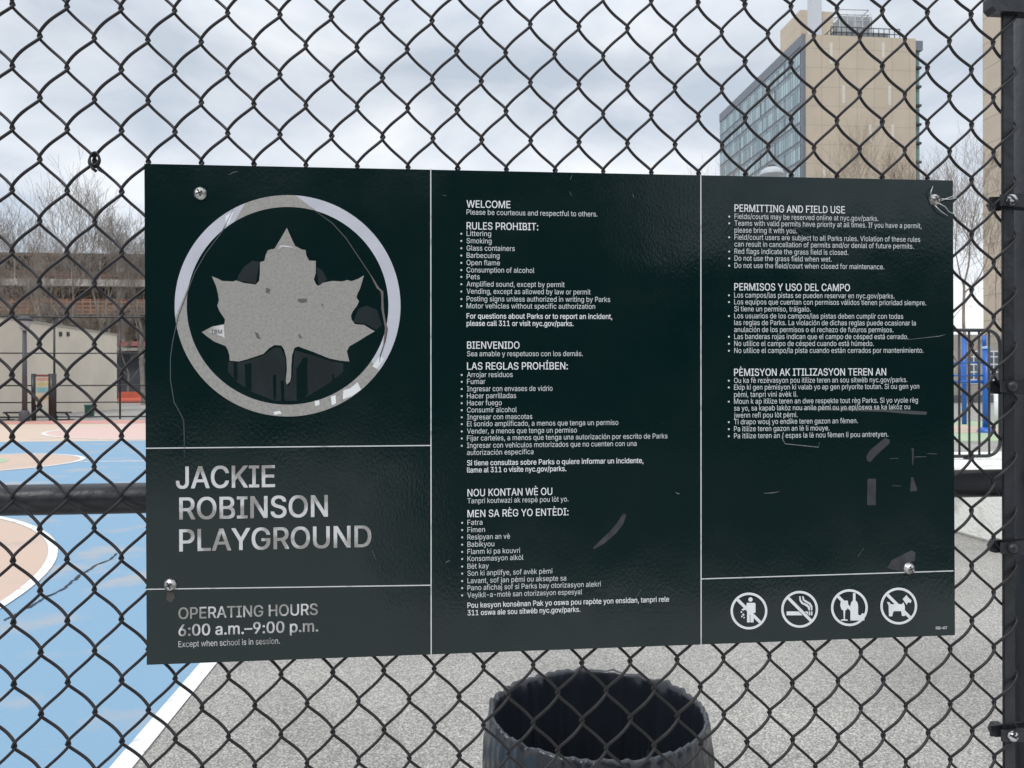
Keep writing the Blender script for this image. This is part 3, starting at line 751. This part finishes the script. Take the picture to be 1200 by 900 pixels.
sg = thing('park_sign', SC, 'wide dark green park rules sign with grey leaf emblem in a ring', 'sign')
mb = MB()
mb.prism([Wd(-HW,-HH), Wd(HW,-HH), Wd(HW,HH), Wd(-HW,HH)], (0, .003, 0))
mb.build('panel', M_sign, sg)
M_vin = mat('white_vinyl', (.74, .76, .77), .45, vary=.06, vscale=40)
M_small = mat('white_small_print', (.60, .63, .63), .45)
M_line = mat('white_rule_line', (.62, .62, .62), .5, vcol=(.25,.26,.26), vscale=60, thr=(.25,.45))
M_worn = mat('bare_worn_vinyl', (.33, .32, .30), .6, vcol=(.26,.252,.24), vscale=260, detail=6, thr=(.35,.6))
M_faded = mat('part_worn_vinyl', (.60, .60, .61), .5, vcol=(.29, .28, .265), vscale=26, detail=5, thr=(.44,.54))
from mathutils.geometry import tessellate_polygon
SPLIT = {'faded_patch', 'drip_stain', 'tape_residue', 'white_chip', 'dark_scuff', 'emblem_ring_piece'}
def flat(name, polys, m_, o=.0004, parent=sg):
    if name in SPLIT and len(polys) > 1:
        return [flat(name, [p], m_, o, parent) for p in polys][0]
    mb = MB()
    for pl in polys:
        w3 = [Sp(x, y, o) for x, y in pl]
        mb.add(w3, [tuple(q) for q in tessellate_polygon([w3])])
    return mb.build(name, m_, parent)
def line(name, x0, y0, x1, y1, w=1.25, m_=None, o=.0004):
    dx, dy = x1-x0, y1-y0; l = math.hypot(dx, dy); nx, ny = -dy/l*w/2, dx/l*w/2
    return flat(name, [[(x0+nx,y0+ny),(x1+nx,y1+ny),(x1-nx,y1-ny),(x0-nx,y0-ny)]], m_ or M_line, o)
line('dividing_line', 504.8, 197.5, 505.3, 767)
line('dividing_line', 821.2, 204.5, 821.5, 755.6)
line('dividing_line', 170.6, 525.3, 504.3, 522.0)
line('dividing_line', 170.6, 690.5, 504.5, 685.7)
line('dividing_line', 822.1, 678.3, 1117.2, 668.9)

# emblem: ring
RCx, RCy, RA, RB = 337.1, 358.4, 132.3, 129.7
def ring_arc(a0o, a1o, a0i, a1i, n=48, f=.893, ox=0, oy=0):
    vs = []
    for k in range(n+1):
        ao = R_(a0o+(a1o-a0o)*k/n); ai = R_(a0i+(a1i-a0i)*k/n)
        vs.append(((RCx+RA*math.cos(ao), RCy-RB*math.sin(ao)), (RCx+RA*f*math.cos(ai), RCy-RB*f*math.sin(ai))))
    return [[vs[k][0], vs[k+1][0], vs[k+1][1], vs[k][1]] for k in range(n)]
M_ring = mat('lavender_white_vinyl', (.50, .51, .57), .45, vary=.05, vscale=30)
ring = flat('emblem_ring', ring_arc(-36, 86, -34, 73), M_ring)
flat('clean_arc', ring_arc(112, 186, 122, 167), M_ring, .0004, ring)
flat('worn_arc', ring_arc(86, 112, 73, 122, 16), M_worn, .0004, ring)
flat('worn_arc', ring_arc(186, 324, 167, 326), M_worn, .0004, ring)
CQ = lambda x, y: (180+x/3.103, 210+y/3.103)
flat('white_chip', [[CQ(*p) for p in pl] for pl in [
    [(690,768),(715,760),(742,738),(755,765),(720,790),(688,800)], [(645,790),(662,785),(664,815),(648,822)], [(586,806),(603,804),(604,820),(588,826)],
    [(436,846),(460,842),(466,852),(440,857)], [(795,680),(825,640),(838,655),(812,690)], [(262,135),(292,116),(276,160),(262,170)]]], M_vin, .0006, ring)
leafpts = [(485,177),(500,212),(515,243),(540,256),(553,258),(556,278),(566,296),(590,297),(590,340),(583,365),(590,380),(598,388),(608,383),(615,377),(650,370),(685,372),(705,367),(720,371),(745,362),(765,350),(757,378),(750,400),(742,415),(738,430),(747,445),(740,460),(725,480),(718,495),(720,510),(732,527),(765,530),(790,545),(805,553),(775,570),(740,592),(712,608),(703,625),(712,663),(680,660),(640,652),(580,628),(525,608),(512,614),(504,640),(501,680),(500,720),(496,736),(485,747),(481,735),(485,690),(483,650),(475,620),(465,605),(440,603),(420,615),(400,635),(340,655),(310,663),(277,660),(276,640),(270,620),(262,607),(220,590),(195,572),(175,556),(215,535),(258,527),(260,510),(240,480),(232,460),(238,440),(234,415),(228,390),(212,353),(235,362),(250,370),(290,372),(300,368),(330,378),(372,383),(384,370),(387,340),(387,302),(403,297),(408,275),(418,258),(440,253),(460,220)]
M_leaf = mat('grey_leaf_canvas', (.31, .30, .28), .75, vcol=(.25,.242,.225), vscale=340, detail=4, thr=(.3,.6), bump=.3, bscale=700)
leaf = flat('emblem_leaf', [[CQ(*p) for p in leafpts]], M_leaf, .0005)
flat('white_chip', [[CQ(*p) for p in pl] for pl in [[(178,556),(216,537),(256,529),(259,578),(250,572),(212,560)],
    [(441,253),(462,240),(500,243),(552,262),(556,276),(505,250),(470,246),(455,256)], [(413,262),(430,254),(432,262),(414,268)]]], M_faded, .0008, leaf)
flat('dark_scuff', [[CQ(*p) for p in pl] for pl in [[(410,395),(425,400),(420,416),(408,412)],[(523,436),(556,434),(558,446),(540,450),(526,444)],[(368,556),(380,560),(390,582),(376,578)],[(526,563),(534,566),(540,580),(530,576)],[(610,452),(618,456),(613,462)]]], mat('leaf_scuff', (.11,.107,.10), .8), .0008, leaf)
M_patch = mat('greyed_patch', (.0052, .0118, .0135), .4, vary=.3, vscale=30)
flat('faded_patch', [[CQ(*p) for p in pl] for pl in [
    [(272,664),(300,668),(340,660),(400,640),(440,612),(462,612),(480,650),(480,735),(490,755),(505,720),(512,622),(580,640),(640,662),(690,670),(690,700),(640,740),(560,790),(520,806),(440,806),(360,775),(300,735),(270,700)],
    [(385,300),(360,296),(330,318),(308,350),(304,368),(372,380)], [(593,320),(612,330),(632,366),(600,384)],
    [(745,470),(775,460),(812,475),(830,530),(810,548),(770,526),(726,520)]]], M_patch, .0002)
flat('drip_stain', [[CQ(*p) for p in pl] for pl in [[(290,668),(305,668),(305,735),(292,728)],[(332,672),(356,668),(356,768),(334,760)],[(434,715),(446,710),(446,800),(436,800)],[(462,735),(474,730),(476,806),(464,806)],[(520,690),(545,650),(560,648),(558,690),(562,780),(548,795),(520,804)],[(650,710),(656,708),(656,740),(650,744)]]], M_sign, .0003)

# lettering
FONT = None
try: FONT = bpy.data.fonts.load(os.path.join(bpy.utils.system_resource('DATAFILES'), 'fonts', 'Inter.woff2'))
except Exception: pass
from mathutils.geometry import delaunay_2d_cdt
def glyph_mesh(body, res):
    """outline of one line of lettering, filled by the non-zero winding rule"""
    cu = bpy.data.curves.new('lettering', 'FONT'); cu.body = body; cu.size = 1; cu.resolution_u = res
    cu.fill_mode = 'NONE'
    if FONT: cu.font = FONT
    ob = bpy.data.objects.new('lettering', cu)
    me = bpy.data.meshes.new_from_object(ob)
    co = np.empty(len(me.vertices)*3); me.vertices.foreach_get('co', co); co = co.reshape(-1, 3)[:, :2].copy()
    ed = np.empty(len(me.edges)*2, dtype=np.int32); me.edges.foreach_get('vertices', ed); ed = ed.reshape(-1, 2)
    bpy.data.objects.remove(ob); bpy.data.curves.remove(cu); bpy.data.meshes.remove(me)
    # order every contour head to tail
    nb = {}
    for a, b_ in ed: nb.setdefault(int(a), []).append(int(b_)); nb.setdefault(int(b_), []).append(int(a))
    seen, loops = set(), []
    for v0 in sorted(nb):
        if v0 in seen: continue
        lp = [v0]; seen.add(v0); c_ = v0
        nx_ = [q for q in nb[c_] if q == c_+1] or nb[c_]
        c_ = nx_[0]
        while c_ not in seen:
            lp.append(c_); seen.add(c_)
            fw = [q for q in nb[c_] if q not in seen]
            if not fw: break
            c_ = fw[0]
        if len(lp) > 2: loops.append(lp)
    es = [(lp[k], lp[(k+1) % len(lp)]) for lp in loops for k in range(len(lp))]
    V, _, F, *_r = delaunay_2d_cdt([Vector(p) for p in co], es, [], 0, 1e-6)
    V = np.array([tuple(v) for v in V]); F = np.array([tuple(f) for f in F])
    ctr = V[F].mean(1); A_ = co[[e_[0] for e_ in es]]; B_ = co[[e_[1] for e_ in es]]
    wn = np.zeros(len(ctr), dtype=int)
    for k0 in range(0, len(ctr), 2000):
        cc = ctr[k0:k0+2000]
        cr_ = (B_[None,:,0]-A_[None,:,0])*(cc[:,None,1]-A_[None,:,1])-(cc[:,None,0]-A_[None,:,0])*(B_[None,:,1]-A_[None,:,1])
        up = (A_[None,:,1] <= cc[:,None,1]) & (B_[None,:,1] > cc[:,None,1]) & (cr_ > 0)
        dn = (A_[None,:,1] > cc[:,None,1]) & (B_[None,:,1] <= cc[:,None,1]) & (cr_ < 0)
        wn[k0:k0+2000] = up.sum(1)-dn.sum(1)
    F = F[wn != 0]; used = np.unique(F); mp_ = np.zeros(len(V), dtype=int); mp_[used] = np.arange(len(used))
    co3 = np.concatenate([V[used], np.zeros((len(used), 1))], 1)
    return co3, [tuple(int(q) for q in f) for f in mp_[F]]
CAP = glyph_mesh('E', 3)[0][:, 1].max()
def text_into(mb, body, x0, y0, x1, em, bold=0.0, o=.0004, res=3):
    """one line of lettering, fitted between x0 and x1; bold = half the extra stroke width in em"""
    co, fs = glyph_mesh(body, res)
    a = S(x0, y0); e_ = S(x1, y0); pm = abs(S(x0, y0-10).y-S(x0, y0).y)/10
    mn, mx_ = co[:,0].min(), co[:,0].max(); sy_ = em*.727/CAP*pm; d = bold*em*pm
    sx_ = (e_.x-a.x-2*d)/(mx_-mn)
    offs = [(0, 0)] if not bold else [(-1, -.6), (1, .6), (-1, .6), (1, -.6)]
    for n_, (ax, ay) in enumerate(offs):
        mb.add([Wd(a.x+d+(x-mn)*sx_+ax*d, a.y+y*sy_+ay*d, o+.00003*n_) for x, y, _ in co], fs)
mb = MB()
text_into(mb, 'JACKIE', 206.3, 572.3, 322.4, 34.8, .016, res=6)
text_into(mb, 'ROBINSON', 210.2, 608.6, 384.4, 34.8, .016, res=6)
text_into(mb, 'PLAYGROUND', 210.2, 645.9, 435.2, 34.8, .016, res=6)
mb.build('park_name', M_faded, sg)
mb = MB()
text_into(mb, 'OPERATING HOURS', 209.3, 725.3, 372.5, 18.2, .014)
text_into(mb, '6:00 a.m.–9:00 p.m.', 209.3, 745.2, 373, 18.2, .018)
text_into(mb, 'Except when school is in session.', 209.3, 758.3, 328, 9.6, 0)
mb.build('opening_hours', M_faded, sg)

def block(heads, lines, bolds, x0, f, sc_, crop, name):
    """heads/lines/bolds: (text, baseline, right end) in crop pixels"""
    ox, oy = crop
    for hl in heads:
        mb = MB(); text_into(mb, hl[0], x0, oy+hl[1]/sc_, ox+hl[2]/sc_, 11.6, .009); mb.build('heading', M_vin, sg)
    if not lines[0][0].startswith('* '):
        tx, yb, xe = lines[0]; lines = lines[1:]; mb = MB()
        text_into(mb, tx, x0, oy+yb/sc_, ox+xe/sc_, 8.3, 0); mb.build('courtesy_line', M_small, sg)
    mb = MB()
    for tx, yb, xe in lines:
        bullet = tx.startswith('* '); tx = tx[2:] if bullet else tx
        y = oy+yb/sc_
        text_into(mb, tx, x0, y, ox+xe/sc_, 8.3, 0)
        if bullet:
            cx, cy = x0-6.2, y-2.6; ps = [Sp(cx+1.15*math.cos(q*.7854), cy+1.15*math.sin(q*.7854), .0004) for q in range(8)]
            mb.add(ps, [tuple(range(8))])
    mb.build(name, M_small, sg)
    if bolds:
        mb = MB()
        for tx, yb, xe in bolds: text_into(mb, tx, x0, oy+yb/sc_, ox+xe/sc_, 8.4, .011)
        mb.build('contact_note', M_vin, sg)
block([('WELCOME',162,368),('RULES PROHIBIT:',258,490)],
 [('Please be courteous and respectful to others.',193,750),('* Littering',287,283),('* Smoking',319,285),('* Glass containers',351,387),('* Barbecuing',383,320),('* Open flame',415,322),('* Consumption of alcohol',447,473),('* Pets',477,233),('* Amplified sound, except by permit',509,606),('* Vending, except as allowed by law or permit',541,720),('* Posting signs unless authorized in writing by Parks',574,806),('* Motor vehicles without specific authorization',605,740)],
 [('For questions about Parks or to report an incident,',650,815),('please call 311 or visit nyc.gov/parks.',682,645)], 546.8, 0, 3.75, (500,200), 'english_rules')
block([('BIENVENIDO',70,408),('LAS REGLAS PROHÍBEN:',162,620)],
 [('Sea amable y respetuoso con los demás.',103,686),('* Arrojar residuos',195,378),('* Fumar',225,258),('* Ingresar con envases de vidrio',257,553),('* Hacer parrilladas',288,393),('* Hacer fuego',319,330),('* Consumir alcohol',350,396),('* Ingresar con mascotas',381,464),('* El sonido amplificado, a menos que tenga un permiso',411,842),('* Vender, a menos que tenga un permiso',443,660),('* Fijar carteles, a menos que tenga una autorización por escrito de Parks',474,1058),('* Ingresar con vehículos motorizados que no cuenten con una',506,922),('autorización específica',537,469)],
 [('Si tiene consultas sobre Parks o quiere informar un incidente,',583,952),('llame al 311 o visite nyc.gov/parks.',614,613)], 547.3, 0, 3.75, (500,390), 'spanish_rules')
block([('NOU KONTAN WÈ OU',81,552),('MEN SA RÈG YO ENTÈDI:',173,623)],
 [('Tanpri koutwazi ak respè pou lòt yo.',112,623),('* Fatra',207,245),('* Fimen',239,256),('* Resipyan an vè',271,366),('* Babikyou',303,297),('* Flanm ki pa kouvri',335,410),('* Konsomasyon alkòl',366,425),('* Bèt kay',399,273),('* Son ki anplifye, sof avèk pèmi',430,552),('* Lavant, sof jan pèmi ou aksepte sa',463,613),('* Pano afichaj sof si Parks bay otorizasyon alekri',494,765),('* Veyikil-a-motè san otorizasyon espesyal',526,683)],
 [('Pou kesyon konsènan Pak yo oswa pou rapòte yon ensidan, tanpri rele',571,1065),('311 oswa ale sou sitwèb nyc.gov/parks.',604,675)], 547.8, 0, 3.75, (500,560), 'creole_rules')
block([('PERMITTING AND FIELD USE',188,665)],
 [('* Fields/courts may be reserved online at nyc.gov/parks.',221,818),('* Teams with valid permits have priority at all times. If you have a permit,',252,1016),('please bring it with you.',284,445),('* Field/court users are subject to all Parks rules. Violation of these rules',316,1010),('can result in cancellation of permits and/or denial of future permits.',348,980),('* Red flags indicate the grass field is closed.',381,680),('* Do not use the grass field when wet.',413,604),('* Do not use the field/court when closed for maintenance.',446,845)], [], 860.6, 0, 3.913, (820,200), 'english_permit_text')
block([('PERMISOS Y USO DEL CAMPO',549,688)],
 [('* Los campos/las pistas se pueden reservar en nyc.gov/parks.',582,892),('* Los equipos que cuentan con permisos válidos tienen prioridad siempre.',613,1037),('Si tiene un permiso, tráigalo.',645,508),('* Los usuarios de los campos/las pistas deben cumplir con todas',677,932),('las reglas de Parks. La violación de dichas reglas puede ocasionar la',708,990),('anulación de los permisos o el rechazo de futuros permisos.',740,887),('* Las banderas rojas indican que el campo de césped está cerrado.',772,955),('* No utilice el campo de césped cuando está húmedo.',804,797),('* No utilice el campo/la pista cuando están cerrados por mantenimiento.',836,1025)], [], 860.3, 0, 3.913, (820,200), 'spanish_permit_text')
block([('PÈMISYON AK ITILIZASYON TEREN AN',82,873)],
 [('* Ou ka fè rezèvasyon pou itilize teren an sou sitwèb nyc.gov/parks.',115,972),('* Ekip ki gen pèmisyon ki valab yo ap gen priyorite toutan. Si ou gen yon',147,1028),('pèmi, tanpri vini avèk li.',181,457),('* Moun k ap itilize teren an dwe respekte tout règ Parks. Si yo vyole règ',213,1022),('sa yo, sa kapab lakòz nou anile pèmi ou yo epi/oswa sa ka lakòz ou',245,985),('jwenn refi pou lòt pèmi.',278,458),('* Ti drapo wouj yo endike teren gazon an fèmen.',309,740),('* Pa itilize teren gazon an lè li mouye.',342,607),('* Pa itilize teren an / espas la lè nou fèmen li pou antretyen.',375,883)], [], 860.1, 0, 4.0, (820,420), 'creole_permit_text')
mb = MB(); text_into(mb, 'R00-407', 1096.5, 737.6, 1109.5, 4.6, .01); mb.build('code_lettering', M_vin, sg)

# pictograms
def picto(cx, cy, polys, r=21.6, dots=(), over=False):
    def T(p): return (cx+p[0]*r, cy+p[1]*r)
    rg, sy = [], []
    n = 40
    for k in range(n):
        a, b_ = 2*math.pi*k/n, 2*math.pi*(k+1)/n
        rg.append([T((math.cos(a), math.sin(a))), T((math.cos(b_), math.sin(b_))), T((.87*math.cos(b_), .87*math.sin(b_))), T((.87*math.cos(a), .87*math.sin(a)))])
    for dx, dy, rr in dots: sy.append([T((dx+rr*math.cos(k*.5236), dy+rr*math.sin(k*.5236))) for k in range(12)])
    for pl in polys: sy.append([T(p) for p in pl])
    ob = flat('pictogram', rg, M_vin, .0008)
    q = .63; d = .058
    if over:
        flat('slash_gap', [[T((-q-.11, -q+.05)), T((-q+.05, -q-.11)), T((q+.11, q-.05)), T((q-.05, q+.11))]], M_sign, .0006, ob)
    flat('slash', [[T((-q-d, -q+d)), T((-q+d, -q-d)), T((q+d, q-d)), T((q-d, q+d))]], M_vin, .0007 if over else .0003, ob)
    flat('symbol', sy, M_vin, .0005, ob)
    return ob
picto(877.4, 715.8, [[(-.12,-.44),(.32,-.44),(.36,-.38),(.36,.1),(.26,.1),(.26,.62),(.08,.62),(.08,.2),(.05,.2),(.05,.62),(-.10,.62),(-.10,-.12),(-.3,-.02),(-.42,-.06),(-.3,-.14),(-.14,-.22)]],
      dots=[(.09,-.62,.12),(-.40,.06,.05),(-.30,.2,.06),(-.38,.3,.045),(-.26,.36,.04)])
picto(936.7, 713.8, [[(-.70,.12),(.46,.12),(.46,.33),(-.70,.33)],[(.50,.12),(.58,.12),(.58,.33),(.50,.33)],[(.62,.12),(.70,.12),(.70,.33),(.62,.33)],
      [(-.02,-.7),(.06,-.7),(.08,-.5),(.2,-.36),(.42,-.28),(.56,-.14),(.58,.06),(.48,.06),(.44,-.1),(.3,-.2),(.1,-.3),(0,-.46)],[(.14,-.7),(.22,-.7),(.26,-.54),(.42,-.44),(.6,-.34),(.7,-.16),(.7,.06),(.62,.06),(.6,-.12),(.52,-.26),(.34,-.36),(.18,-.48)]], over=True)
picto(995.0, 711.9, [[(-.46,-.38),(-.08,-.38),(-.05,-.1),(-.12,.1),(-.22,.16),(-.24,.62),(-.08,.66),(-.08,.71),(-.46,.71),(-.46,.66),(-.30,.62),(-.32,.16),(-.42,.1),(-.49,-.1)],
      [(.20,-.78),(.34,-.78),(.34,-.4),(.44,-.28),(.48,-.1),(.48,.40),(.62,.42),(.7,.3),(.82,.34),(.82,.70),(.06,.70),(.06,-.1),(.1,-.28),(.20,-.4)]])
picto(1052.8, 710.0, [[(-.64,-.22),(-.5,-.2),(-.42,-.1),(.18,-.1),(.26,-.2),(.34,.0),(.34,.46),(.36,.54),(.18,.54),(.14,.28),(-.26,.28),(-.32,.42),(-.34,.56),(-.52,.56),(-.54,.2),(-.54,-.02)],
      [(.22,-.38),(.44,-.6),(.48,-.5),(.70,-.3),(.66,-.16),(.5,-.2),(.44,-.06)]])

# scratches, tape residue and scars on the face
M_res = mat('tape_residue', (.036, .038, .044), .5, vary=.3, vscale=80)
M_scr = mat('pale_scratch', (.17, .175, .175), .6, vary=.3, vscale=200)
C3q = lambda x, y: (500+x/3.75, 560+y/3.75)
C5q = lambda x, y: (820+x/4.0, 420+y/4.0)
flat('tape_residue', [[C3q(*p) for p in [(865,155),(878,162),(862,205),(830,245),(780,288),(735,314),(732,305),(762,276),(800,240),(835,200)]]], M_res, .0003)
flat('tape_residue', [[C5q(*p) for p in [(868,372),(890,382),(888,398),(820,462),(800,486),(784,480),(780,460),(800,428)]]], M_res, .0003)
flat('tape_residue', [[C5q(*p) for p in [(786,564),(826,564),(824,688),(784,688)]]], M_res, .0003)
flat('tape_residue', [[C5q(*p) for p in pl] for pl in [[(992,420),(1004,422),(1000,500),(996,500)],[(990,556),(1000,556),(1020,620),(985,624)]]], M_res, .0003)
flat('tape_residue', [[C5q(*p) for p in [(385,236),(700,232),(1000,246),(1064,250),(1062,264),(1000,262),(860,250),(600,244)]]], mat('smear', (.05,.055,.055), .6), .0003)
CB = lambda x, y: (820+x/3.871, 580+y/3.871)
flat('tape_residue', [[CB(*p) for p in [(850,330),(870,295),(915,272),(960,250),(978,262),(975,300),(940,310),(920,345),(880,340)]]], M_res, .0003)
def scr(name, pts, w, m_=M_scr, o=.0006, fq=lambda x, y: (x, y)):
    pts = [fq(*p) for p in pts]; pl = []
    n = len(pts); L_, R2_ = [], []
    for i_, p in enumerate(pts):
        a, b_ = pts[max(i_-1,0)], pts[min(i_+1,n-1)]; dx, dy = b_[0]-a[0], b_[1]-a[1]; l = math.hypot(dx, dy) or 1
        ww = w*(1 if 0 < i_ < n-1 else .35)/2
        L_.append((p[0]-dy/l*ww, p[1]+dx/l*ww)); R2_.append((p[0]+dy/l*ww, p[1]-dx/l*ww))
    return flat(name, [[L_[i_], L_[i_+1], R2_[i_+1], R2_[i_]] for i_ in range(n-1)], m_, o)
scr('crack_line', [(290,110),(250,190),(190,270),(150,340),(120,420),(90,500),(70,590),(62,650),(62,730),(75,810),(100,855),(110,880),(112,930),(112,1010)], 1.0, mat('vinyl_crack', (.06,.075,.08), .5), .0007, CQ)
scr('crack_line', [(580,110),(650,160),(700,215),(740,275),(790,350),(825,405),(835,450),(838,505),(850,545),(842,590),(825,640),(822,665)], 1.3, mat('vinyl_tear', (.045,.05,.052), .6), .0007, CQ)
scr('crack_line', [(790,350),(815,395),(832,410),(832,470),(845,540),(836,610)], 2.4, mat('vinyl_tear_wide', (.14,.115,.105), .6), .0008, CQ)
for pts in [[(300,632),(340,630),(372,624)],[(560,392),(556,416),(400,400),(388,380),(395,362)],[(890,470),(930,468)],[(1065,446),(1110,448)],[(900,596),(940,598)],[(1005,462),(1060,460)]]: scr('scratch', pts, .9, M_scr, .0006, C5q)
for pts in [[(628,92),(636,112)],[(905,102),(910,118)],[(640,20),(630,40)],[(70,108),(86,112)]]: scr('scratch', pts, .9, M_scr, .0006, lambda x, y: (500+x/3.75, 200+y/3.75))
for pts in [[(82,374),(92,366),(104,364)],[(1092,62),(1104,70),(1112,68)]]: scr('scratch', pts, .9, M_scr, .0006, C3q)
for pts in [[(268,205),(274,202),(279,201)],[(1064,398),(1100,394),(1108,392)],[(1005,652),(1012,642)],[(745,700),(752,690)],[(930,268),(948,265)],[(436,645),(440,655)]]: scr('scratch', pts, .7, M_scr)
# screws
M_steel = mat('zinc_steel', (.62,.62,.60), .3, metal=1, vcol=(.22,.215,.2), vscale=160, detail=3, thr=(.38,.58), bump=.5, bscale=300)
for sx_, sy_ in ((235,227),(199.5,685),(1095,234.5),(1065,666)):
    q = Sp(sx_, sy_); mbs = MB()
    pr = [(0,.0062),(.0030,.0059),(.0056,.0045),(.0074,.0022),(.0080,.0008),(.0080,0)]; vs = []; nq = 24
    for r, h_ in pr:
        for k_ in range(nq): a = 2*math.pi*k_/nq; vs.append((q.x+r*math.cos(a), q.y-h_, q.z+r*math.sin(a)))
    mbs.add(vs, [(j*nq+k_, j*nq+(k_+1)%nq, (j+1)*nq+(k_+1)%nq, (j+1)*nq+k_) for j in range(5) for k_ in range(nq)], True)
    s_ = mbs.build('screw', M_steel, sg)
    mbs = MB()
    for a in (R_(25), R_(115)):
        dx, dz = math.cos(a)*.0042, math.sin(a)*.0042; nx, nz = -math.sin(a)*.0008, math.cos(a)*.0008
        mbs.prism([Vector((q.x+dx*i_+nx*j_, q.y-.0064, q.z+dz*i_+nz*j_)) for i_, j_ in ((-1,-1),(1,-1),(1,1),(-1,1))], (0,.003,0))
    mbs.build('screw_slot', mat('dark_slot', (.05,.05,.05), .5), s_)
M_wire = mat('bare_wire', (.5,.5,.5), .35, metal=.8)
c4 = lambda x, y, o: Sp(820+x/3.913, 200+y/3.913, o)
mb = MB()
for pts in [[(1062,75),(1048,105),(1058,140),(1075,150)],[(1100,140),(1140,125),(1178,110)],[(1085,150),(1115,170),(1135,190),(1160,205)],[(1070,160),(1095,190),(1132,210)],[(1100,132),(1130,136),(1172,128)]]:
    mb.tube([c4(x, y, .003+.002*(i_ % 2)) for i_, (x, y) in enumerate(pts)], .0007, 5)
mb.build('loose_wire', M_wire, sg)
text_mb = MB(); text_into(text_mb, 'TBM', 247.5, 391.2, 260.5, 6.5, 0, .0011); text_mb.build('pen_mark', mat('pen_ink', (.06,.06,.065), .6), leaf)
flat('drip_stain', [[(196,694),(203,693),(205,700),(201,706),(195,703)]], mat('rust_stain', (.06,.055,.05), .7), .0003)
